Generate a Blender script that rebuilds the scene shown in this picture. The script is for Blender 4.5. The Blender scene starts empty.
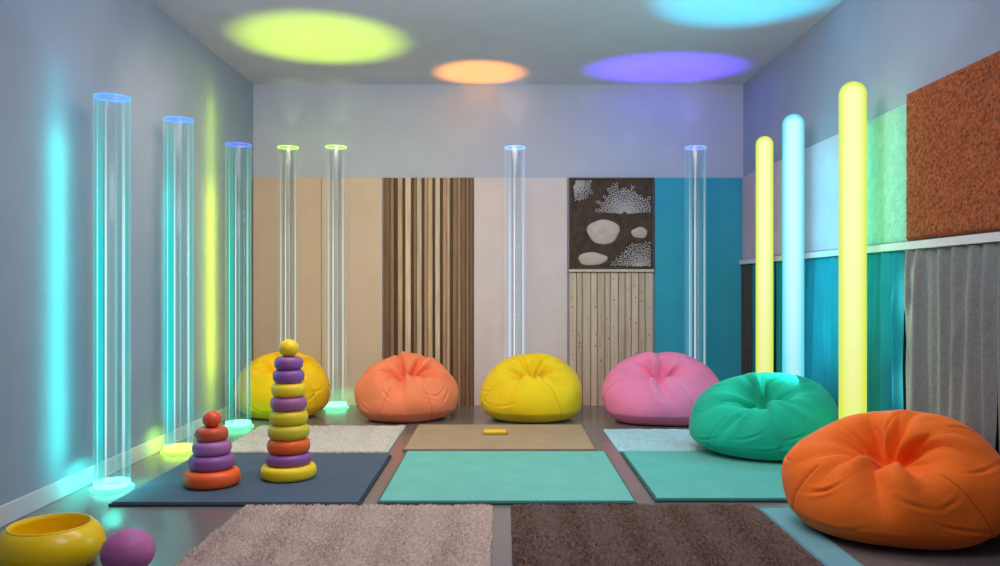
import bpy, bmesh, math, random
import numpy as np
from mathutils import Vector, Matrix
random.seed(4)
S=bpy.context.scene
COL=S.collection
S.view_settings.view_transform='Standard'
S.view_settings.look='None'
S.view_settings.exposure=0.0

def lin(c):
    o=[]
    for v in c:
        v=v/255.0
        o.append(v/12.92 if v<=0.04045 else ((v+0.055)/1.055)**2.4)
    return (o[0],o[1],o[2],1.0)

# ------------------------------------------------------------ materials
def base_mat(name):
    m=bpy.data.materials.new(name); m.use_nodes=True
    nt=m.node_tree; nt.nodes.clear()
    out=nt.nodes.new('ShaderNodeOutputMaterial')
    return m,nt,out
def mat(name,rgb,rough=0.6,nscale=8,var=0.12,bump=0.1,bscale=60,bdist=0.01,spec=0.4,sheen=0.0,kind='noise',rgb2=None,wr=0.0):
    m,nt,out=base_mat(name); N=nt.nodes; L=nt.links
    p=N.new('ShaderNodeBsdfPrincipled'); L.new(p.outputs[0],out.inputs[0])
    p.inputs['Roughness'].default_value=rough
    p.inputs['Specular IOR Level'].default_value=spec
    p.inputs['Sheen Weight'].default_value=sheen
    tc=N.new('ShaderNodeTexCoord')
    n=N.new('ShaderNodeTexNoise'); n.inputs['Scale'].default_value=nscale; n.inputs['Detail'].default_value=5
    L.new(tc.outputs['Object'],n.inputs['Vector'])
    r=N.new('ShaderNodeValToRGB')
    c=lin(rgb)
    if rgb2: a=lin(rgb2); b=c
    else:
        a=tuple(x*(1-var) for x in c[:3])+(1,); b=tuple(min(1,x*(1+var)) for x in c[:3])+(1,)
    r.color_ramp.elements[0].position=0.35; r.color_ramp.elements[1].position=0.65
    r.color_ramp.elements[0].color=a; r.color_ramp.elements[1].color=b
    L.new(n.outputs[0],r.inputs[0]); L.new(r.outputs[0],p.inputs['Base Color'])
    last=None
    if wr>0:
        for sc_,st_,ds_ in ((4.5,wr,.03),(13.0,wr*.7,.010)):
            t=N.new('ShaderNodeTexNoise'); t.inputs['Scale'].default_value=sc_; t.inputs['Detail'].default_value=2; t.inputs['Distortion'].default_value=1.0
            L.new(tc.outputs['Object'],t.inputs['Vector'])
            s=N.new('ShaderNodeMath'); s.operation='SUBTRACT'; s.inputs[1].default_value=.5; L.new(t.outputs[0],s.inputs[0])
            ab=N.new('ShaderNodeMath'); ab.operation='ABSOLUTE'; L.new(s.outputs[0],ab.inputs[0])
            pw=N.new('ShaderNodeMath'); pw.operation='POWER'; pw.inputs[1].default_value=.7; L.new(ab.outputs[0],pw.inputs[0])
            bw=N.new('ShaderNodeBump'); bw.inputs['Strength'].default_value=st_; bw.inputs['Distance'].default_value=ds_
            L.new(pw.outputs[0],bw.inputs['Height'])
            if last: L.new(last.outputs[0],bw.inputs['Normal'])
            last=bw
    if bump>0:
        if kind=='voronoi':
            t=N.new('ShaderNodeTexVoronoi'); t.inputs['Scale'].default_value=bscale; o=t.outputs['Distance']
        else:
            t=N.new('ShaderNodeTexNoise'); t.inputs['Scale'].default_value=bscale; t.inputs['Detail'].default_value=6; o=t.outputs[0]
        L.new(tc.outputs['Object'],t.inputs['Vector'])
        bp=N.new('ShaderNodeBump'); bp.inputs['Strength'].default_value=bump; bp.inputs['Distance'].default_value=bdist
        L.new(o,bp.inputs['Height'])
        if last: L.new(last.outputs[0],bp.inputs['Normal'])
        last=bp
    if last: L.new(last.outputs[0],p.inputs['Normal'])
    return m
def wood(name,rgb,rgb2,sx=30,rough=0.6):
    m,nt,out=base_mat(name); N=nt.nodes; L=nt.links
    p=N.new('ShaderNodeBsdfPrincipled'); L.new(p.outputs[0],out.inputs[0]); p.inputs['Roughness'].default_value=rough
    tc=N.new('ShaderNodeTexCoord'); mp=N.new('ShaderNodeMapping'); mp.inputs['Scale'].default_value=(sx,sx,1.6)
    L.new(tc.outputs['Object'],mp.inputs[0])
    n=N.new('ShaderNodeTexNoise'); n.inputs['Scale'].default_value=1.5; n.inputs['Detail'].default_value=6; n.inputs['Distortion'].default_value=.4
    L.new(mp.outputs[0],n.inputs['Vector'])
    r=N.new('ShaderNodeValToRGB'); r.color_ramp.elements[0].position=.3; r.color_ramp.elements[1].position=.7
    r.color_ramp.elements[0].color=lin(rgb2); r.color_ramp.elements[1].color=lin(rgb)
    L.new(n.outputs[0],r.inputs[0]); L.new(r.outputs[0],p.inputs['Base Color'])
    b=N.new('ShaderNodeBump'); b.inputs['Strength'].default_value=.15; b.inputs['Distance'].default_value=.005
    L.new(n.outputs[0],b.inputs['Height']); L.new(b.outputs[0],p.inputs['Normal'])
    return m
def emit(name,rgb,strength):
    m,nt,out=base_mat(name); N=nt.nodes; L=nt.links
    e=N.new('ShaderNodeEmission'); e.inputs[0].default_value=lin(rgb); e.inputs[1].default_value=strength
    L.new(e.outputs[0],out.inputs[0])
    return m
def highlight_mat(name,rgb,strength,h,opac=0.6):
    m,nt,out=base_mat(name); N=nt.nodes; L=nt.links
    tc=N.new('ShaderNodeTexCoord'); sp=N.new('ShaderNodeSeparateXYZ'); L.new(tc.outputs['Object'],sp.inputs[0])
    dv=N.new('ShaderNodeMath'); dv.operation='DIVIDE'; dv.inputs[1].default_value=h; L.new(sp.outputs[2],dv.inputs[0])
    iv=N.new('ShaderNodeMath'); iv.operation='SUBTRACT'; iv.inputs[0].default_value=1.0; iv.use_clamp=True; L.new(dv.outputs[0],iv.inputs[1])
    m1=N.new('ShaderNodeMath'); m1.operation='MULTIPLY_ADD'; m1.use_clamp=True; m1.inputs[1].default_value=4.5; m1.inputs[2].default_value=.25; L.new(dv.outputs[0],m1.inputs[0])
    m2=N.new('ShaderNodeMath'); m2.operation='MULTIPLY_ADD'; m2.use_clamp=True; m2.inputs[1].default_value=2.2; m2.inputs[2].default_value=.12; L.new(iv.outputs[0],m2.inputs[0])
    m3=N.new('ShaderNodeMath'); m3.operation='MULTIPLY'; L.new(m1.outputs[0],m3.inputs[0]); L.new(m2.outputs[0],m3.inputs[1])
    em=N.new('ShaderNodeEmission'); em.inputs[0].default_value=lin(rgb); em.inputs[1].default_value=strength
    t=N.new('ShaderNodeBsdfTransparent'); x=N.new('ShaderNodeMixShader')
    mu=N.new('ShaderNodeMath'); mu.operation='MULTIPLY'; mu.inputs[1].default_value=opac; L.new(m3.outputs[0],mu.inputs[0])
    L.new(mu.outputs[0],x.inputs[0]); L.new(t.outputs[0],x.inputs[1]); L.new(em.outputs[0],x.inputs[2]); L.new(x.outputs[0],out.inputs[0])
    return m
def acrylic(name,tint=(1,1,1),glow=(0.5,0.8,1.0),gs=0.0,edge=.35,refl=.25,pwr=3):
    m,nt,out=base_mat(name); N=nt.nodes; L=nt.links
    t=N.new('ShaderNodeBsdfTransparent'); t.inputs[0].default_value=(tint[0],tint[1],tint[2],1)
    g=N.new('ShaderNodeBsdfGlossy'); g.inputs['Roughness'].default_value=0.12
    lw=N.new('ShaderNodeLayerWeight'); lw.inputs[0].default_value=.5
    pw=N.new('ShaderNodeMath'); pw.operation='POWER'; pw.inputs[1].default_value=pwr; L.new(lw.outputs['Facing'],pw.inputs[0])
    fr=N.new('ShaderNodeMath'); fr.operation='MULTIPLY_ADD'; fr.inputs[1].default_value=refl; fr.inputs[2].default_value=.03; L.new(pw.outputs[0],fr.inputs[0])
    x=N.new('ShaderNodeMixShader'); L.new(fr.outputs[0],x.inputs[0]); L.new(t.outputs[0],x.inputs[1]); L.new(g.outputs[0],x.inputs[2])
    es=N.new('ShaderNodeMath'); es.operation='MULTIPLY_ADD'; es.inputs[1].default_value=edge; es.inputs[2].default_value=gs; L.new(pw.outputs[0],es.inputs[0])  # emission painted by facing angle, stands in for edge-lit acrylic
    e=N.new('ShaderNodeEmission'); e.inputs[0].default_value=glow[:3]+(1,); L.new(es.outputs[0],e.inputs[1])
    a=N.new('ShaderNodeAddShader'); L.new(x.outputs[0],a.inputs[0]); L.new(e.outputs[0],a.inputs[1]); L.new(a.outputs[0],out.inputs[0])
    return m

# ------------------------------------------------------------ object helpers
def meta(o,label=None,cat=None,group=None,kind=None):
    if label: o['label']=label
    if cat: o['category']=cat
    if group: o['group']=group
    if kind: o['kind']=kind
    return o
def mobj(name,verts,faces,m=None,parent=None,smooth=False,loc=(0,0,0)):
    me=bpy.data.meshes.new(name); me.from_pydata([tuple(v) for v in verts],[],[tuple(f) for f in faces]); me.update()
    o=bpy.data.objects.new(name,me); COL.objects.link(o); o.location=loc
    if m:
        for x in (m if isinstance(m,list) else [m]): me.materials.append(x)
    if smooth: me.polygons.foreach_set('use_smooth',[True]*len(me.polygons))
    if parent: o.parent=parent
    return o
def empty(name,loc):
    o=bpy.data.objects.new(name,None); o.empty_display_size=.1; COL.objects.link(o); o.location=loc; return o
def box(name,x0,x1,y0,y1,z0,z1,m,parent=None,bev=0.0,seg=2,org=None):
    if org is None: org=((x0+x1)/2,(y0+y1)/2,z0)
    bm=bmesh.new(); bmesh.ops.create_cube(bm,size=1)
    for v in bm.verts:
        v.co=Vector(((x0 if v.co.x<0 else x1)-org[0],(y0 if v.co.y<0 else y1)-org[1],(z0 if v.co.z<0 else z1)-org[2]))
    if bev>0: bmesh.ops.bevel(bm,geom=bm.edges[:],offset=bev,segments=seg,profile=.5,affect='EDGES')
    me=bpy.data.meshes.new(name); bm.to_mesh(me); bm.free()
    me.materials.append(m); o=bpy.data.objects.new(name,me); COL.objects.link(o)
    o.location=org if parent is None else (0,0,0)
    if parent:
        o.parent=parent
        o.location=Vector(org)-parent.location
    return o
def lathe(name,prof,m,parent=None,seg=48,close=False,a0=0,a1=2*math.pi,loc=(0,0,0)):
    full=abs(a1-a0-2*math.pi)<1e-6
    n=seg if full else seg+1
    V=[];F=[]
    for r,z in prof:
        for i in range(n):
            a=a0+(a1-a0)*i/seg; V.append((r*math.cos(a),r*math.sin(a),z))
    P=len(prof)
    for j in range(P if close else P-1):
        j2=(j+1)%P
        for i in range(seg):
            i2=(i+1)%n if full else i+1
            F.append((j*n+i,j*n+i2,j2*n+i2,j2*n+i))
    if full and not close:
        if prof[0][0]<.0101 : F.append(tuple(reversed(range(n))))
        if prof[-1][0]<.0101: F.append(tuple((P-1)*n+i for i in range(n)))
    return mobj(name,V,F,m,parent,True,loc)
def tri_mesh(name,V,F,m,parent,loc=(0,0,0)):
    me=bpy.data.meshes.new(name)
    me.vertices.add(len(V)); me.vertices.foreach_set('co',V.astype(np.float32).ravel())
    me.loops.add(F.size); me.loops.foreach_set('vertex_index',F.astype(np.int32).ravel())
    k=F.shape[1]
    me.polygons.add(len(F)); me.polygons.foreach_set('loop_start',np.arange(0,F.size,k,dtype=np.int32))
    me.update(calc_edges=True); me.materials.append(m)
    me.polygons.foreach_set('use_smooth',[True]*len(me.polygons))
    o=bpy.data.objects.new(name,me); COL.objects.link(o); o.location=loc
    if parent: o.parent=parent
    return o
def tube_path(name,P,rad,m,parent,seg=6):
    P=np.array(P); n=len(P); T=np.gradient(P,axis=0); T/= np.linalg.norm(T,axis=1)[:,None]+1e-9
    V=[];F=[]
    for i in range(n):
        t=Vector(T[i]); u=t.cross(Vector((0.13,0.07,1)) if abs(t.z)<.95 else Vector((1,0,0))).normalized(); w=t.cross(u)
        for k in range(seg):
            a=2*math.pi*k/seg; V.append(Vector(P[i])+rad*(math.cos(a)*u+math.sin(a)*w))
    for i in range(n-1):
        for k in range(seg):
            F.append((i*seg+k,i*seg+(k+1)%seg,(i+1)*seg+(k+1)%seg,(i+1)*seg+k))
    F.append(tuple(range(seg))[::-1]); F.append(tuple((n-1)*seg+k for k in range(seg)))
    return mobj(name,V,F,m,parent,True)

# ------------------------------------------------------------ room
XL,XR,YB,ZC,YF=-2.32,2.25,7.46,2.99,-1.0
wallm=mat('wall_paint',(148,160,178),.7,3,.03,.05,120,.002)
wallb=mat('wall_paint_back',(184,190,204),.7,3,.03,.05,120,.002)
ceilm=mat('ceiling_paint',(214,210,220),.8,3,.03,.05,120,.002)
trimm=mat('trim_paint',(206,210,216),.45,5,.03,0)
T=.12
flo=mat('floor_vinyl',(118,111,107),.22,2.5,.05,.03,150,.002,spec=.6)
box('floor',XL-T,XR+T,YF,YB+T,-.1,0,flo)['kind']='structure'
box('ceiling',XL-T,XR+T,YF,YB+T,ZC,ZC+.1,ceilm)['kind']='structure'
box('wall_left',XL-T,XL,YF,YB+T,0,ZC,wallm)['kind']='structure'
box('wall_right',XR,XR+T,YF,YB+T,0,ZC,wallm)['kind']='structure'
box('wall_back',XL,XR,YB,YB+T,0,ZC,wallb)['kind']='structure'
box('baseboard_left',XL,XL+.018,YF,YB,0,.095,trimm,bev=.004)['kind']='structure'
box('trim_1',XR-.055,XR,2.2,YB-.035,1.308,1.35,trimm,bev=.004)['kind']='structure'

# ------------------------------------------------------------ back wall panels
def bx(px): return (px-502)/107.2
PT=2.115
def panel(name,p0,p1,z0,z1,m,label,cat='wall panel',th=.03):
    o=box(name,bx(p0)+.002,bx(p1)-.002,YB-th,YB,z0,z1,m,bev=.002); meta(o,label,cat); return o
beige=mat('beige_fabric',(210,182,158),.85,4,.03,.3,250,.002)
beige2=mat('beige_fabric_soft',(214,188,166),.85,4,.03,.3,250,.002)
blush=mat('blush_felt',(220,204,202),.85,4,.03,.3,250,.002)
tealp=mat('teal_felt',(50,162,188),.8,3,.05,.3,200,.002)
o=panel('acoustic_wall_panel',254,322,0,PT,beige,'smooth beige fabric acoustic wall panel beside the corner')
o=panel('acoustic_wall_panel',322,383,0,PT,beige2,'smooth cream fabric acoustic wall panel next to wood slats')
o=panel('acoustic_wall_panel',474,567,0,PT,blush,'pale blush felt wall panel between slats and tactile board')
o=panel('acoustic_wall_panel',654,742,0,PT,tealp,'teal felt wall panel in the room corner')
DK=(130,96,70); D2=(92,68,50); MD=(162,124,92); LT=(214,180,142); CR=(232,206,172); TN=(190,150,114)
sl=[(DK,8),(MD,5),(D2,4),(LT,6),(D2,3),(CR,7),(D2,3),(MD,4),(CR,6),(D2,3),(TN,4),(LT,6),(D2,3),(CR,6),(D2,3),(TN,5),(LT,4),(D2,3),(MD,6),(TN,4),(DK,6),(MD,4),(DK,5)]
tot=sum(w for _,w in sl); x=bx(384); W=bx(473.5)-bx(384)
V=[];F=[];mats=[wood('slat_back',(62,48,38),(50,38,30))];fm=[]
def addbox(V,F,fm,x0,x1,y0,y1,z0,z1,mi,ch=0.0):
    b=len(V); pts=[(x0,y1),(x0,y0+ch),(x0+ch,y0),(x1-ch,y0),(x1,y0+ch),(x1,y1)]
    for z in (z0,z1):
        for p in pts: V.append((p[0],p[1],z))
    n=6
    for i in range(n): F.append((b+i,b+(i+1)%n,b+n+(i+1)%n,b+n+i)); fm.append(mi)
    F.append(tuple(b+n-1-i for i in range(n))); F.append(tuple(b+n+i for i in range(n))); fm.extend([mi,mi])
addbox(V,F,fm,x,x+W,YB-.012,YB,0,PT,0)
for i,(c,w) in enumerate(sl):
    j=random.uniform(.93,1.06); c=tuple(min(255,int(v*j)) for v in c)
    mats.append(wood('slat_wood_%d'%i,c,tuple(int(v*.82) for v in c)))
    ww=W*w/tot; dpt=YB-.020 if sl[i][0]==D2 else YB-.034-random.random()*.008
    addbox(V,F,fm,x+.001,x+ww-.001,dpt,YB-.012,0.0,PT,i+1,.006 if w>3 else .003); x+=ww
o=mobj('slatted_wall_panel',V,F,mats); o.data.polygons.foreach_set('material_index',fm)
meta(o,'vertical wooden slat panel in mixed dark and light browns','wall panel')
V=[];F=[];fm=[];x=bx(569); W=bx(652.5)-bx(569)
pm=[wood('pale_plank_a',(226,204,182),(202,178,154),22),wood('pale_plank_b',(216,194,172),(192,168,146),26),wood('plank_gap',(146,124,106),(126,106,90)),mat('knot_dark',(120,94,76),.7,8,.1,0),wood('pale_plank_c',(208,186,164),(184,160,138),18)]
addbox(V,F,fm,x,x+W,YB-.012,YB,0,1.24,2)
ws=[1,.8,1.15,.9,1.05,.75,1.1,.95,.85,1.0,.9,1.1]; tw=sum(ws)
for i,wv in enumerate(ws):
    ww=W*wv/tw; addbox(V,F,fm,x+.003,x+ww-.003,YB-.032,YB-.012,0,1.235,(0,1,4)[i*2%3],.004)
    for k in range(random.choice([3,4,5])):
        zc=random.uniform(.3,1.18); xc=x+ww/2+random.uniform(-.015,.015); r=random.uniform(.004,.007); b=len(V)
        for s in range(8):
            a=s*math.pi/4; V.append((xc+r*math.cos(a),YB-.0335,zc+1.3*r*math.sin(a)))
        F.append(tuple(b+s for s in range(8))); fm.append(3)
    x+=ww
o=mobj('plank_wall_panel',V,F,pm); o.data.polygons.foreach_set('material_index',fm)
meta(o,'pale knotty vertical plank panel under the tactile board','wall panel')
o=box('ledge',bx(568.5),bx(653),YB-.06,YB,1.24,1.265,wood('ledge_wood',(220,202,184),(200,182,164)),bev=.004); meta(o,'narrow pale wooden ledge between plank panel and tactile board','shelf')
# tactile board
tb=empty('tactile_board',((bx(569)+bx(653))/2,YB-.015,1.27))
dark=mat('dark_cork',(76,60,48),.9,20,.25,.6,120,.006)
shell=mat('pale_shell',(200,180,170),.8,14,.1,.4,80,.004)
coral=mat('pale_coral',(196,188,188),.8,14,.08,.3,80,.004)
hw=(bx(653)-bx(569))/2
box('backing',tb.location.x-hw+.003,tb.location.x+hw-.003,YB-.03,YB,1.27,PT,dark,tb,bev=.004)
frm=wood('board_frame',(84,64,50),(64,50,40))
V=[];F=[];fm=[]
ox=tb.location.x
for (a,b,c,d) in ((-hw,-hw+.014,0,.845),(hw-.014,hw,0,.845),(-hw,hw,0,.014),(-hw,hw,.831,.845)):
    addbox(V,F,fm,a,b,-.027,.015,c,d,0)
mobj('frame',V,F,frm,tb)
def bp_(px,py): return ((px-502)/107.2-ox, 1.11-(py-286)/107.2-1.27)
def dome(px,py,rw,rh,irr):
    cx,cz=bp_(px,py); V=[];F=[];n=40;rings=6
    for j in range(rings+1):
        t=j/rings
        for i in range(n):
            a=2*math.pi*i/n; k=1+irr*math.sin(3*a+px)+irr*.6*math.sin(5*a)
            rr=math.cos(t*math.pi/2)
            V.append((cx+rw*k*rr*math.cos(a),-.015-.022*math.sin(t*math.pi/2),cz+rh*k*rr*math.sin(a)))
    for j in range(rings):
        for i in range(n): F.append((j*n+i,j*n+(i+1)%n,(j+1)*n+(i+1)%n,(j+1)*n+i))
    mobj('stone_relief',V,F,shell,tb,True)
dome(603,232,.15,.115,.04); dome(592,259,.135,.062,.05); dome(639,233,.075,.052,.05)
def spray(px,py,r,a0,a1,n):
    cx,cz=bp_(px,py); bm=bmesh.new()
    for k in range(n):
        a=a0+(a1-a0)*(k+.5)/n
        L=r*random.uniform(.78,1.08); st=int(L/.014)
        for s in range(2,st+1):
            d=s*.014
            for off in ((-.32,.32) if s%2 else (0,)):
                aa=a+off*(a1-a0)/n
                x=cx+d*math.cos(aa)+random.uniform(-.003,.003); z=cz+d*math.sin(aa)+random.uniform(-.003,.003)
                if abs(x)>hw-.025 or z<.025 or z>.82: continue
                mt=Matrix.Translation((x,-.018,z))@Matrix.Rotation(-aa+random.uniform(-.5,.5),4,'Y')@Matrix.Diagonal((.0105,.009,.0056,1))
                bmesh.ops.create_icosphere(bm,subdivisions=1,radius=1,matrix=mt)
    me=bpy.data.meshes.new('coral_relief'); bm.to_mesh(me); bm.free(); me.materials.append(coral)
    me.polygons.foreach_set('use_smooth',[True]*len(me.polygons))
    o=bpy.data.objects.new('coral_relief',me); COL.objects.link(o); o.parent=tb
spray(624,214,.28,math.radians(3),math.radians(177),21)
spray(573,184,.20,math.radians(-85),math.radians(45),12)
spray(639,270,.27,math.radians(8),math.radians(172),16)
meta(tb,'dark cork tactile board with pale coral and stone reliefs','wall panel')

# ------------------------------------------------------------ right wall panels
def rpanel(name,y0,y1,z0,z1,m,label,th=.025,bev=.006):
    o=box(name,XR-th,XR,y0+.006,y1-.006,z0,z1,m,bev=bev); return meta(o,label,'wall panel')
Z0,Z1=1.355,2.12
rpanel('acoustic_wall_panel',6.66,7.42,Z0,Z1,mat('rose_felt',(194,172,182),.85,4,.05,.3,200,.002),'rose grey felt wall panel above the rail near the corner')
rpanel('acoustic_wall_panel',5.88,6.66,Z0,Z1,mat('lilac_felt',(198,190,208),.85,4,.05,.3,200,.002),'pale lilac felt wall panel above the rail')
rpanel('acoustic_wall_panel',5.12,5.88,Z0,Z1,mat('mist_felt',(188,194,212),.85,4,.05,.3,200,.002),'misty white felt wall panel above the rail')
def bumpy_panel(name,y0,y1,z0,z1,th,m,label,step=.005,n=9000,rr=(.007,.011),hk=.8):
    ny=int((y1-y0)/step); nz=int((z1-z0)/step)
    rng=np.random.default_rng(5)
    Y,Z=np.meshgrid(np.linspace(0,y1-y0,ny),np.linspace(0,z1-z0,nz),indexing='ij')
    H=np.zeros_like(Y)
    cen=rng.random((n,2))*[y1-y0,z1-z0]
    for c in cen:
        iy=int(c[0]/step); iz=int(c[1]/step); a,b,cc,d=max(0,iy-3),min(ny,iy+4),max(0,iz-3),min(nz,iz+4)
        R=rng.uniform(*rr)
        dd=(Y[a:b,cc:d]-c[0])**2+(Z[a:b,cc:d]-c[1])**2
        H[a:b,cc:d]=np.maximum(H[a:b,cc:d],R*hk*np.sqrt(np.maximum(0,1-dd/R**2)))
    edge=np.minimum(np.minimum(Y,(y1-y0)-Y),np.minimum(Z,(z1-z0)-Z)); H+= -.02*np.exp(-edge/.012)*th/.035
    V=np.stack([-(th)-H,Y,Z],-1).reshape(-1,3)
    i=np.arange(ny-1)[:,None]*nz+np.arange(nz-1)[None,:]
    F=np.stack([i,i+1,i+nz+1,i+nz],-1).reshape(-1,4)
    per=[k for k in range(nz)]+[r*nz+nz-1 for r in range(1,ny)]+[(ny-1)*nz+k for k in range(nz-2,-1,-1)]+[r*nz for r in range(ny-2,0,-1)]
    base=len(V); back=V[per].copy(); back[:,0]=0; V=np.vstack([V,back]); n=len(per)
    F=np.vstack([F,np.array([(per[k],base+k,base+(k+1)%n,per[(k+1)%n]) for k in range(n)])])
    o=tri_mesh(name,V,F,m,None,(XR,y0,z0)); return meta(o,label,'wall panel')
bumpy_panel('textured_wall_panel',3.2,4.395,1.36,2.165,.035,mat('rust_boucle',(176,96,52),.95,60,.3,.5,160,.006,rgb2=(120,60,31)),'thick rust-orange nubby textured wall panel')
bumpy_panel('textured_wall_panel',4.41,5.11,Z0,Z1,.018,mat('boucle_mint',(152,200,184),.95,20,.08,.5,120,.008),'pale mint boucle textured wall panel beside rust panel',n=5500,hk=.5)
def cloth(name,y0,y1,z0,z1,m,label,amp,waves,seed,cat='curtain'):
    rng=np.random.default_rng(seed)
    ny,nz=260,80
    Y,Z=np.meshgrid(np.linspace(0,y1-y0,ny),np.linspace(0,z1-z0,nz),indexing='ij')
    u=Y/(y1-y0); v=1-Z/(z1-z0)
    H=np.zeros_like(Y)
    nf=waves
    cs=(np.arange(nf)+.5+rng.uniform(-.34,.34,nf))/nf
    for k in range(nf):
        wd=rng.uniform(.18,.38)/nf; a=rng.uniform(.5,1.0); st=rng.choice([0,0,.1,.25]); ln=rng.uniform(-.05,.05)
        c=cs[k]+ln*v+.012*np.sin(4*v+rng.random()*6)
        ww=wd*(.8+.4*v)
        H+=a*np.exp(-((u-c)/ww)**2)*np.clip((v-st+.2)/.3,0,1)*(.7+.3*v)
        H-=.5*a*np.exp(-((u-c-1.7*ww)/(ww*.8))**2)*(.6+.4*v)
    for k in range(5):
        a,b=rng.random(2); s=rng.uniform(-.6,.6)
        H+=.18*np.exp(-(((u-a)-s*(v-b))/.03)**2)*np.exp(-((v-b)/.15)**2)
    H+=.10*np.sin(2*np.pi*(1.3*u+.3*v)+seed)
    X=-.030-H*amp
    X=np.clip(X,-.082,-.004)
    V=np.stack([X,Y,Z],-1).reshape(-1,3)
    i=np.arange(ny-1)[:,None]*nz+np.arange(nz-1)[None,:]
    F=np.stack([i,i+1,i+nz+1,i+nz],-1).reshape(-1,4)
    o=tri_mesh(name,V,F,m,None,(XR,y0,z0)); md=o.modifiers.new('s','SOLIDIFY'); md.thickness=.003; md.offset=0
    return meta(o,label,cat)
brownc=mat('brown_cloth',(80,66,60),.9,6,.1,.3,220,.002)
tc1=mat('teal_cloth',(36,144,166),.95,5,.05,.15,200,.002,spec=.1)
tc2=mat('teal_cloth_deep',(32,130,152),.95,5,.05,.15,200,.002,spec=.1)
gl=mat('grey_linen',(126,130,129),.95,60,.10,.5,260,.003,spec=.1)
cloth('wall_curtain',7.10,7.42,.03,1.306,brownc,'dark brown cloth hanging under the rail near corner',.010,3,1)
cloth('wall_curtain',6.50,7.09,.03,1.306,tc2,'deep teal cloth hanging under the rail',.018,4,2)
cloth('wall_curtain',5.89,6.49,.03,1.306,tc1,'teal cloth hanging flat under the rail',.018,4,3)
cloth('wall_curtain',4.93,5.88,.03,1.306,tc1,'wide teal cloth hanging under the rail beside light tubes',.030,6,4)
cloth('wall_curtain',4.42,4.92,.03,1.306,tc2,'teal draped cloth beside the grey linen curtain',.036,4,5)
cloth('wall_curtain',3.57,4.40,.03,1.306,gl,'softly draped grey linen curtain hanging under the rust panel',.052,6,6)
cloth('wall_curtain',2.6,3.56,.03,1.306,gl,'grey linen curtain hanging next to its twin',.052,6,7)

# ------------------------------------------------------------ mats and rugs
def foam_mat(x0,x1,y0,y1,rgb,edge,label,name='floor_mat',bump=.3,h=.022):
    e=empty(name,((x0+x1)/2,(y0+y1)/2,0))
    box('edge_binding',x0,x1,y0,y1,0,h*.65,mat('mat_edge',edge,.7,6,.05,.2,200,.002),e,bev=h*.18)
    box('mat_top',x0+.012,x1-.012,y0+.012,y1-.012,h*.55,h,mat('mat_surface',rgb,.7,5,.05,bump,260,.003),e,bev=h*.18)
    meta(e,label,'mat'); return e
foam_mat(-1.98,-.715,4.02,5.19,(72,90,112),(44,56,70),'dark slate-blue play mat under the stacking toys')
foam_mat(-.635,.685,4.05,5.29,(110,190,176),(48,100,98),'mint teal play mat lying in the middle of the floor',bump=.5)
foam_mat(.785,1.965,4.10,5.29,(96,184,174),(48,100,98),'mint teal play mat beside the green beanbag',bump=.5)
foam_mat(-.665,.635,5.34,6.30,(178,152,120),(118,100,80),'tan woven mat with a small yellow toy on it',bump=.6)
foam_mat(1.275,1.43,2.75,3.98,(116,170,180),(100,150,160),'thin pale blue mat partly under the orange beanbag',h=.008)
def rug(x0,x1,y0,y1,rgb,rgb2,label,n,h=.022,seed=1,br=.006,ns=14):
    b=box('shaggy_rug',x0,x1,y0,y1,0,min(.014,h*.8),mat('rug_backing',rgb2,.95,30,.2,.6,150,.01),bev=.003)
    rng=np.random.default_rng(seed)
    P=rng.random((n,2))*[x1-x0-.01,y1-y0-.01]-[(x1-x0-.01)/2,(y1-y0-.01)/2]
    a=rng.random(n)*2*np.pi; r=br*(.7+.6*rng.random(n))
    fld=np.sin(P[:,0]*23+seed+2*np.sin(P[:,1]*9))*np.sin(P[:,1]*19+1.5*np.sin(P[:,0]*11))+.6*np.sin(P[:,0]*47+P[:,1]*31)
    hh=h*(.6+.5*rng.random(n)+.10*fld)
    lx=rng.normal(0,.4,n)+.3*np.sin(P[:,1]*21+P[:,0]*9); ly=rng.normal(0,.4,n)+.3*np.sin(P[:,0]*25)
    base=[np.stack([P[:,0]+r*np.cos(a+k*2.0944),P[:,1]+r*np.sin(a+k*2.0944),np.full(n,.008)],-1) for k in range(3)]
    ap=np.stack([np.clip(P[:,0]+lx*hh,-(x1-x0)/2-.006,(x1-x0)/2+.006),np.clip(P[:,1]+ly*hh,-(y1-y0)/2-.006,(y1-y0)/2+.006),.008+hh],-1)
    V=np.stack(base+[ap],1).reshape(-1,3); i=np.arange(n)*4
    F=np.concatenate([np.stack([i,i+1,i+3],-1),np.stack([i+1,i+2,i+3],-1),np.stack([i+2,i,i+3],-1)])
    o=tri_mesh('pile',V,F,mat('rug_pile',rgb,.95,ns,.25,0,rgb2=rgb2,sheen=.15),b); o['kind']='stuff'
    meta(b,label,'rug'); return b
rug(-1.28,-.045,2.75,3.99,(214,188,174),(174,150,138),'shaggy taupe-pink rug on the floor beside brown rug',46000,.018,1,.008,50)
rug(.045,1.25,2.75,3.99,(122,92,78),(72,52,43),'shaggy dark brown rug on the floor beside taupe rug',32000,.021,2,.010,60)
rug(-1.88,-.755,5.30,6.25,(236,228,218),(208,200,192),'fluffy off-white rug near the yellow beanbag',34000,.018,3,.0065,40)
rug(.775,2.0,5.34,6.12,(206,240,246),(170,214,226),'fluffy white rug with cyan light painted into its pile',30000,.013,4,.0065,40)  # cyan glow of the tubes is put into the pile colour

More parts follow.
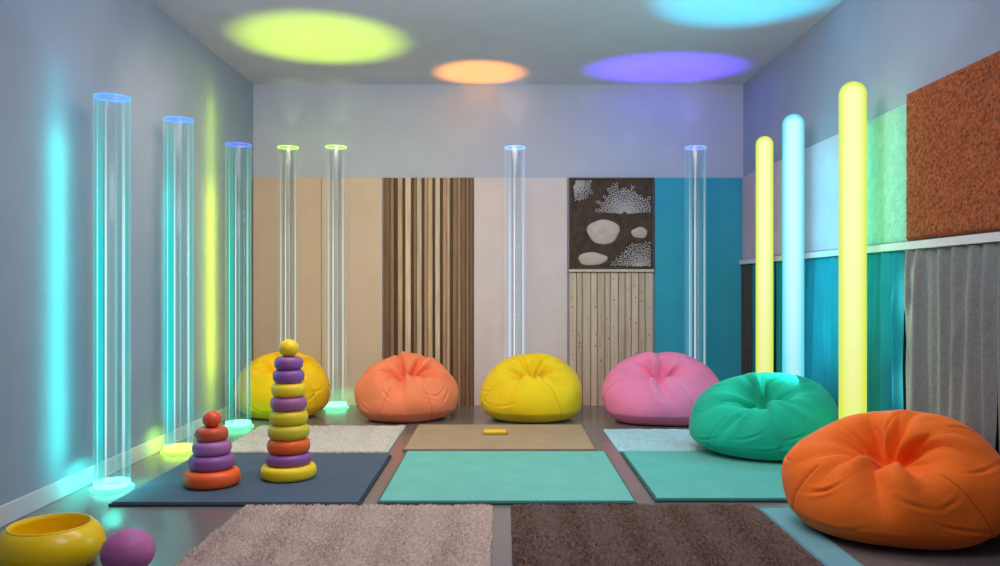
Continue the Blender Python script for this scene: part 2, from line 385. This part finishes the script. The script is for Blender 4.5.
# ------------------------------------------------------------ beanbags
def beanbag(cx,cy,rx,ry,h,rgb,label,seed,z0=0,lean=30,yaw=0,ncr=10,xmax=None,dimp=.48):
    rng=np.random.default_rng(seed)
    e=empty('beanbag',(cx,cy,z0))
    nth=320
    phi=np.concatenate([np.linspace(np.pi/2-.015,0.2,120),np.linspace(.2,-np.pi/2+.02,60)[1:]])
    nt=len(phi)
    th=np.linspace(0,2*np.pi,nth,endpoint=False)
    PH,TH=np.meshgrid(phi,th,indexing='ij')
    c=np.cos(PH); s=np.sin(PH)
    rr=c**.88
    hh=.58*h
    z=hh*np.sign(s)*np.abs(s)**.96
    lob=np.zeros_like(rr)
    for n in (2,3,4): lob+=rng.uniform(.004,.014)*np.cos(n*TH+rng.random()*6.28)
    R=(rx+ry)/2
    x=R*rr*np.cos(TH)*(1+lob); y=R*rr*np.sin(TH)*(1+lob)
    el=1+.26*np.cos(2*(TH-rng.uniform(-.4,.4)))+.10*np.cos(3*TH+rng.random()*6)
    dm=(s>0)*(dimp*h*.84*np.exp(-(rr/(.33*el))**2)+dimp*h*.16*np.exp(-(rr/.15)**2))
    z=z-dm
    X=np.stack([x,y,z],-1)
    def normals(X):
        a=np.roll(X,-1,1)-np.roll(X,1,1); b=np.gradient(X,axis=0); n=np.cross(b,a); n/=np.linalg.norm(n,axis=-1)[...,None]+1e-9
        return n
    Nn=normals(X)
    if Nn[90,0,0]<0: Nn=-Nn
    D=np.zeros_like(rr)
    arc=np.where(s>=0,rr,2-rr)
    base=(np.arange(ncr)+rng.uniform(-.48,.48,ncr))*2*np.pi/ncr
    for k in range(ncr):
        cur=rng.uniform(-.6,.6); end=rng.choice([.5,.65,.82,1.0])+rng.uniform(-.06,.06); wd=rng.uniform(.015,.034)*R/.45; dp=rng.uniform(.014,.040)*R/.45
        d=(TH-base[k]-cur*(arc-.2)**2+np.pi)%(2*np.pi)-np.pi
        dist=d*np.maximum(rr,.05)*R
        w=np.clip((arc-.05)/.14,0,1)*np.clip((end-arc)/.45,0,1)
        wd2=wd*(.5+1.25*arc)
        side=1+.4*np.sign(dist)*rng.choice([-1,1])
        D+=-dp*np.exp(-np.abs(dist/wd2)**1.4)*w+dp*.6*side*np.exp(-((np.abs(dist)-2.1*wd2)/(wd2*1.3))**2)*w
    for k in range(22):
        t0=rng.uniform(0,6.28); c0=rng.uniform(.16,.46)
        d=(TH-t0-rng.uniform(-1.0,1.0)*(arc-.2)+np.pi)%(2*np.pi)-np.pi; dist=d*np.maximum(rr,.05)*R
        D+=-rng.uniform(.004,.009)*np.exp(-np.abs(dist/.010)**1.5)*np.exp(-((arc-c0)/.13)**2)
    for k in range(18):
        t0=rng.uniform(0,6.28); p0=rng.uniform(-.5,.7); sl=rng.uniform(-.9,.9); ln=rng.uniform(.08,.22)
        d=(TH-t0+np.pi)%(2*np.pi)-np.pi
        dist=((PH-p0)-sl*d-.6*d*d)*R*.8
        D+=(-.005*np.exp(-(dist/.010)**2)+.0022*np.exp(-((np.abs(dist)-.024)/.012)**2))*np.exp(-(d/ln)**2)
    for k in range(8):
        a,b=rng.integers(2,7),rng.uniform(1,3.5); D+=.004*np.sin(a*TH+rng.random()*6)*np.sin(b*PH*2+rng.random()*6)*np.clip(arc/.5,0,1)
    seams=[rng.uniform(0,1.2),rng.uniform(1.7,3.0),rng.uniform(3.6,4.3),rng.uniform(4.9,5.9)]
    for t0 in seams:
        d=(TH-t0+np.pi)%(2*np.pi)-np.pi; dist=d*np.maximum(rr,.1)*R
        D+=-.005*np.exp(-(dist/.009)**2)*np.clip((arc-.5)/.2,0,1)
    D*=np.clip((1.9-arc)/.3,0,1)
    X=X+Nn*D[...,None]
    al=math.radians(lean); ca,sa=math.cos(al),math.sin(al)
    x,y,z=X[...,0],X[...,1],X[...,2]
    y,z=y*ca-z*sa, z*ca+y*sa
    zmin=z.min(); cut=zmin+.17*(z.max()-zmin)
    z=z-cut
    k=.045*h
    z=np.where(z>3*k,z,k*np.log1p(np.exp(np.clip(z/k,-40,40))))
    t=np.clip(z/z.max(),0,1)
    sc=1+.07*(1-t)-.10*np.clip(.16-t,0,1)/.16
    x=x*sc; y=y*sc
    ya=math.radians(yaw); x,y=x*math.cos(ya)-y*math.sin(ya),x*math.sin(ya)+y*math.cos(ya)
    x=(x-(x.max()+x.min())/2)/((x.max()-x.min())/2)*rx
    y=(y-(y.max()+y.min())/2)/((y.max()-y.min())/2)*ry
    z=(z-z.min())*h/(z.max()-z.min())
    X=np.stack([x,y,z],-1)
    if xmax is not None:
        lim=xmax-cx; xx=X[...,0]; X[...,0]=np.where(xx>lim-.05, lim-.05+.05*np.tanh((xx-lim+.05)/.05),xx)
    V=X.reshape(-1,3)
    i=np.arange(nt-1)[:,None]*nth; j=np.arange(nth)[None,:]; j2=(j+1)%nth
    F=np.stack([i+j,i+nth+j,i+nth+j2,i+j2],-1).reshape(-1,4)
    cen=len(V); V=np.vstack([V,X[0].mean(0)[None],X[-1].mean(0)[None]])
    ev=np.arange(nth)[::2]
    F=np.vstack([F,np.stack([np.full(len(ev),cen),ev,(ev+1)%nth,(ev+2)%nth],-1)])
    b0=(nt-1)*nth
    F=np.vstack([F,np.stack([np.full(len(ev),cen+1),b0+(ev+2)%nth,b0+(ev+1)%nth,b0+ev],-1)])
    m=mat('beanbag_fabric',rgb,.72,4,.05,.35,200,.002,spec=.25,sheen=.1,wr=.2)
    o=tri_mesh('body',V,F,m,e)
    sm=mat('seam_thread',tuple(int(v*.8) for v in rgb),.7,10,.05,0)
    for t0 in seams:
        col=int(round((t0%(2*np.pi))/(2*np.pi)*nth))%nth
        r0=int(np.argmax(arc[:,0]>.62)); r1=int(np.argmax(arc[:,0]>1.35))
        P=X[r0:r1:2,col]
        P=P[P[:,2]>.03]
        if len(P)>4: tube_path('seam',P,.0022,sm,e)
    meta(e,label,'beanbag','beanbags around the room'); return e
beanbag(-1.885,6.85,.405,.35,.555,(255,204,10),'bright yellow fabric beanbag in the corner by light tubes',11,yaw=10)
beanbag(-.80,6.74,.435,.40,.55,(255,138,94),'coral orange fabric beanbag against the slatted wall',12,yaw=8)
beanbag(.245,6.74,.43,.40,.54,(250,212,20),'mustard yellow fabric beanbag in the middle of the back',13,yaw=-8)
beanbag(1.32,6.62,.495,.42,.56,(252,136,180),'pink fabric beanbag beside the teal wall panel',14,yaw=-18)
beanbag(1.725,5.26,.485,.42,.50,(14,180,146),'emerald green fabric beanbag on the teal mat',25,z0=.03,xmax=2.165,yaw=-28)
beanbag(1.785,3.63,.475,.40,.53,(250,114,20),'bright orange fabric beanbag beside the grey linen curtain',31,z0=.008,xmax=2.165,yaw=-42,lean=32)

# ------------------------------------------------------------ toys
def stacker(cx,cy,z0,rings,ball,label,name='ring_stacker'):
    e=empty(name,(cx,cy,z0)); z=0
    for r,hh,rgb in rings:
        prof=[]; ri=.018; rc=hh/2
        for k in range(17):
            a=-math.pi/2+math.pi*k/16
            ca=math.copysign(abs(math.cos(a))**.8,math.cos(a)); sa=math.copysign(abs(math.sin(a))**.85,math.sin(a))
            prof.append((r-rc*.9+rc*.9*ca,z+rc+rc*sa))
        prof.append((ri,z+hh)); prof.insert(0,(ri,z))
        lathe('ring',prof,mat('toy_ring',rgb,.38,2,.02,0,spec=.5),e,56,close=True); z+=hh*.985
    lathe('peg',[(.008,0.002),(.016,0.002),(.016,z),(.008,z)],mat('peg_wood',(200,170,120),.5),e,20)
    r,rgb=ball; prof=[]
    for k in range(21):
        a=-math.pi/2+math.pi*k/20; prof.append((max(.001,r*math.cos(a)),z-.004+r*.95+r*.95*math.sin(a)))
    lathe('ball',prof,mat('toy_ball',rgb,.35,2,.02,0,spec=.5),e,40)
    return meta(e,label,'toy')
PU=(152,90,160); OR=(248,102,36); YE=(255,216,28); OL=(222,198,48); RD=(236,86,44)
stacker(-1.588,4.38,.022,[(.150,.090,(254,102,34)),(.122,.080,PU),(.103,.077,(178,114,176)),(.086,.073,(214,88,56))],(.050,RD),'short ring stacking toy in orange and purple')
stacker(-1.213,4.55,.022,[(.155,.077,YE),(.127,.067,PU),(.120,.082,OR),(.116,.082,OL),(.108,.080,(236,206,34)),(.102,.079,(170,98,152)),(.096,.079,YE),(.088,.076,(144,88,164)),(.080,.074,PU)],(.055,(255,212,20)),'tall ring stacking toy in yellow, purple and orange')
prof=[(.005,0),(.12,0),(.166,.016),(.191,.05),(.198,.085),(.191,.12),(.170,.150),(.154,.164),(.146,.167),(.139,.162),(.139,.150),(.158,.11),(.166,.08),(.150,.04),(.11,.022),(.005,.020)]
e=empty('toy_bowl',(-1.79,3.17,0)); lathe('body',prof,mat('bowl_yellow',(255,214,4),.28,1,.01,0,spec=.5),e,64)
rimp=[(.147+.006*math.cos(a),.165+.005*math.sin(a)) for a in [k*math.pi/8 for k in range(16)]]
lathe('rim',rimp,mat('bowl_rim',(255,212,4),.28,1,.01,0),e,64,close=True)
meta(e,'glossy yellow rounded toy bowl on the floor','bowl')
e=empty('toy_ball',(-1.44,3.08,0)); prof=[]
for k in range(33):
    a=-math.pi/2+math.pi*k/32; g=1-.02*math.exp(-((a-.35)/.05)**2)
    prof.append((max(.002,.098*math.cos(a)*g),.087+.087*math.sin(a)))
lathe('body',prof,mat('ball_mauve',(192,108,166),.45,5,.02,0,spec=.35),e,56)
meta(e,'mauve purple toy ball beside the yellow bowl','ball')
e=empty('toy_block',(-.05,5.88,.022))
box('body',-.14,.03,5.845,5.915,.022,.055,mat('block_yellow',(250,200,20),.4,5,.03,0),e,bev=.015,seg=4)
box('end_piece',.0,.045,5.850,5.910,.023,.050,mat('block_orange',(240,150,20),.4,5,.03,0),e,bev=.012,seg=4)
meta(e,'small yellow rounded toy block on the tan mat','toy')

# ------------------------------------------------------------ clear light tubes
def clear_tube(cx,cy,r,h,top,base,strip,label,sstr=1.0,side=4.4,edge=.3,gs=.006,wide=.5,soft=.18):
    e=empty('light_tube',(cx,cy,0))
    g=lin(strip)[:3]
    ao=acrylic('acrylic_outer',(.95,.975,.985),g,gs,edge,.3,1.8)
    ai=acrylic('acrylic_inner',(.97,.985,.99),g,gs*.5,edge*.45,.3,2.2)
    lathe('base',[(.005,0),(r*1.18,0),(r*1.21,.006),(r*1.18,.016),(r*1.05,.019),(.005,.019)],acrylic('base_acrylic',(.8,.93,.93),lin(base)[:3],.18,.8,.4,2),e,48)
    lathe('glow_ring',[(r*.84,.020),(r*.985,.020),(r*.985,.046),(r*.84,.046)],emit('glow_base',base,3.0),e,48,close=True)
    lathe('glow_ring',[(r*.34,.020),(r*.46,.020),(r*.46,.028),(r*.34,.028)],emit('glow_base',base,1.5),e,40,close=True)
    lathe('tube_wall',[(r,.020),(r,h)],ao,e,64)
    lathe('inner_tube',[(r*.50,.031),(r*.50,h-.02)],ai,e,48)
    lathe('cap_ring',[(r*1.0,h-.004),(r*1.0,h+.003),(r*.955,h+.003),(r*.955,h-.004)],emit('cap_glow',top,2.1),e,48,close=True)
    lathe('cap_disc',[(.005,h-.010),(r*.95,h-.010),(r*.95,h-.006),(.005,h-.006)],acrylic('cap_acrylic',(.85,.9,.97),lin(top)[:3],.22,.25,.3),e,40)
    hi=tuple(int(v*.3+255*.7) for v in strip)
    for a,wd,col,st,op in ((side,wide,strip,sstr,1),(side-.40,.24,strip,sstr*.8,.6),(side+.62,.55,hi,sstr*.8,soft),(side+.42,.12,hi,sstr*1.2,.9),(side+1.45,.22,hi,sstr,.85),(side+1.70,.30,strip,sstr*.8,.55),(side+1.05,.12,strip,sstr,.35),(side-.15,.10,hi,sstr*1.1,.9),(side+2.6,.26,strip,sstr*.8,.6),(side+3.7,.12,hi,sstr*.8,.5)):
        rr_=r*(.95 if op!=soft else .90)
        lathe('painted_highlight',[(rr_,.045),(rr_,h-.03)],highlight_mat('highlight_emission',col,st,h,op),e,6,a0=a-wd/2,a1=a+wd/2)  # emissive arcs painting the vertical highlights of the clear acrylic
    meta(e,label,'light tube','clear acrylic light tubes along the walls'); return e
clear_tube(-2.13,4.37,.094,2.14,(70,150,255),(120,255,235),(20,205,205),'tall clear acrylic light tube with blue rim and cyan base',1.2,edge=.26,gs=.014)
clear_tube(-2.155,5.33,.094,2.22,(70,140,255),(210,255,90),(30,205,205),'tall clear acrylic light tube with blue rim, lime base',1.15,edge=.26,gs=.014,wide=.6)
clear_tube(-2.07,6.28,.098,2.22,(90,110,255),(120,255,190),(40,195,170),'clear acrylic light tube with violet-blue rim by corner',1.0,edge=.22,gs=.012)
clear_tube(-1.96,7.33,.096,2.38,(190,240,70),(200,255,120),(196,190,160),'clear acrylic light tube with lime rim behind yellow beanbag',.85,side=4.3,edge=.18,gs=.02,wide=.2,soft=.4)
clear_tube(-1.51,7.28,.096,2.375,(200,240,90),(130,255,190),(200,192,172),'clear acrylic light tube with lime rim before beige panel',.9,side=4.2,edge=.18,gs=.02,wide=.2,soft=.4)
clear_tube(.118,7.28,.093,2.37,(120,180,255),(200,230,255),(200,208,228),'clear acrylic light tube with pale blue rim behind yellow beanbag',.95,side=4.2,edge=.22,gs=.02,wide=.25,soft=.35)
clear_tube(1.762,7.28,.096,2.37,(120,150,255),(190,220,255),(120,190,215),'clear acrylic light tube with lavender rim before teal panel',.85,side=4.0,edge=.2,gs=.02,wide=.25,soft=.25)
# ------------------------------------------------------------ glowing tubes
def glow_tube(cx,cy,r,h,rgb,core,label):
    e=empty('glow_tube',(cx,cy,0))
    lathe('base',[(.005,0),(r*1.15,0),(r*1.18,.01),(r*1.15,.04),(r*1.02,.05),(.005,.05)],mat('lamp_base',(200,200,205),.4,5,.03,0),e,40)
    prof=[(.005,.05),(r,.05),(r,h-r)]
    for k in range(1,13):
        a=k*math.pi/2/12; prof.append((max(.002,r*math.cos(a)),h-r+r*math.sin(a)))
    m,nt,out=base_mat('glow_diffuser'); N=nt.nodes; L=nt.links
    em=N.new('ShaderNodeEmission'); em.inputs[1].default_value=1.1
    lw=N.new('ShaderNodeLayerWeight'); lw.inputs[0].default_value=.5
    cr=N.new('ShaderNodeValToRGB'); cr.color_ramp.elements[0].color=lin(core); cr.color_ramp.elements[1].color=lin(rgb); cr.color_ramp.elements[0].position=.02; cr.color_ramp.elements[1].position=.6
    L.new(lw.outputs['Facing'],cr.inputs[0]); L.new(cr.outputs[0],em.inputs[0])
    g=N.new('ShaderNodeBsdfPrincipled'); g.inputs['Base Color'].default_value=lin(rgb); g.inputs['Roughness'].default_value=.3
    x=N.new('ShaderNodeMixShader'); x.inputs[0].default_value=.07; L.new(em.outputs[0],x.inputs[1]); L.new(g.outputs[0],x.inputs[2]); L.new(x.outputs[0],out.inputs[0])
    lathe('diffuser',prof,m,e,40)
    meta(e,label,'glow tube','glowing round-topped light columns'); return e
glow_tube(2.067,6.3,.066,2.29,(214,230,86),(250,252,186),'glowing yellow round-topped light column beside the pink beanbag')
glow_tube(2.075,5.70,.074,2.335,(92,218,238),(206,252,255),'glowing cyan round-topped light column beside green beanbag')
glow_tube(2.06,4.70,.076,2.31,(218,234,84),(250,252,182),'tall glowing lime-yellow round-topped light column')

# ------------------------------------------------------------ lights
def area(loc,d,sx,sy,rgb,e,spread=180,shape='RECTANGLE'):
    l=bpy.data.lights.new('unseen_light','AREA'); l.shape=shape; l.size=sx; l.size_y=sy; l.color=lin(rgb)[:3]; l.energy=e; l.spread=math.radians(spread)
    o=bpy.data.objects.new('unseen_light',l); COL.objects.link(o); o.location=loc; o.rotation_euler=Vector(d).to_track_quat('-Z','Y').to_euler(); return o
def spot(loc,target,ang,rgb,e,blend=.12,scale=(1,1,1)):
    l=bpy.data.lights.new('unseen_light','SPOT'); l.color=lin(rgb)[:3]; l.energy=e; l.spot_size=ang; l.spot_blend=blend; l.shadow_soft_size=.001
    o=bpy.data.objects.new('unseen_light',l); COL.objects.link(o); o.location=loc; o.rotation_euler=(Vector(target)-Vector(loc)).to_track_quat('-Z','Y').to_euler(); o.scale=scale; return o
area((.2,2.3,2.95),(0,.25,-1),1.6,.7,(236,234,250),37)  # unseen ceiling fill added for overall exposure
area((0,4.3,2.95),(0,.42,-1),2.6,.5,(250,230,214),70)  # added warm fill for the back wall and its beanbags
area((-1.4,4.7,2.9),(-.05,.85,-1),.7,.4,(255,226,190),15,120)  # added light that lifts the yellow corner beanbag
area((0,1.2,2.0),(0,.8,.6),3.0,.6,(226,224,255),18)  # added uplight outside the frame, brightens the ceiling
area((0,3.6,2.42),(0,.45,.9),3.4,.5,(236,230,255),22)  # second added uplight, unseen just above the view
def csp(x,y,r,rgb,e,sy=1,z=.75,blend=.7):
    spot((x,y,z),(x,y,ZC),2*math.atan(r/(ZC-z)),rgb,e,blend,(1,sy,1))
csp(-1.39,6.12,.77,(190,235,5),340)
csp(-.195,7.06,.47,(255,155,40),250,z=1.3)
csp(1.42,6.92,.80,(90,55,255),460,.72)
csp(1.60,5.20,.72,(0,180,210),420)
# wall washes and room spill: unseen lights added to boost the tubes
area((-2.17,4.18,1.05),(-1,0,0),.02,1.75,(0,200,175),3.0,120)
area((-2.14,4.18,1.15),(-1,0,0),.02,2.2,(0,180,185),2.6,150)
area((-2.22,5.55,1.0),(-1,0,0),.03,1.6,(0,205,190),1.8,120)
area((-2.19,6.38,1.15),(-1,0,0),.03,1.5,(205,215,0),3.0,165)
area((-2.17,6.38,1.35),(-1,0,0),.03,2.5,(190,215,0),4.2,175)
area((2.0,4.75,1.45),(1,0,0),.6,1.4,(80,235,185),5.5,180)
area((2.0,5.45,1.35),(1,0,0),.5,1.5,(60,215,230),4,180)
area((1.95,5.3,1.2),(-1,0,0),.1,1.8,(90,225,235),14,180)
area((-2.0,4.85,1.2),(1,0,-.3),.1,1.6,(70,215,225),4,180)
for zz in (.55,1.05): spot((2.03,4.60,zz),(2.22,3.6,zz),math.radians(120),(235,245,215),8,1.0)  # grazing spots, here and below, added to bring out curtain folds
spot((2.05,5.62,.8),(2.24,4.9,.8),math.radians(120),(110,225,235),1.8,1.0)
for (x,c,e) in ((-1.96,(230,235,180),1.6),(-1.51,(230,235,180),1.4),(.118,(210,225,255),1.8),(1.762,(170,170,255),2.0)):
    spot((x,7.33,2.42),(x,7.44,2.99),math.radians(50),c,e,1.0)
for (x,y,c,e) in ((-2.13,4.37,(60,255,230),3.0),(-2.155,5.33,(190,255,60),1.7),(-2.07,6.28,(90,255,180),.9),(-1.51,7.28,(100,255,190),.5)):
    area((x,y,.22),(0,0,-1),.10,.10,c,e,150,'DISK')
w=bpy.data.worlds.new('world'); S.world=w; w.use_nodes=True
w.node_tree.nodes['Background'].inputs[0].default_value=(.58,.64,.85,1); w.node_tree.nodes['Background'].inputs[1].default_value=.12

# ------------------------------------------------------------ camera
c=bpy.data.cameras.new('camera'); co=bpy.data.objects.new('camera',c); COL.objects.link(co)
co.location=(0,0,1.11); co.rotation_euler=(math.pi/2,0,0); c.lens=28.8; c.sensor_width=36; c.shift_x=-.002; c.shift_y=.003; c.clip_start=.05
S.camera=co
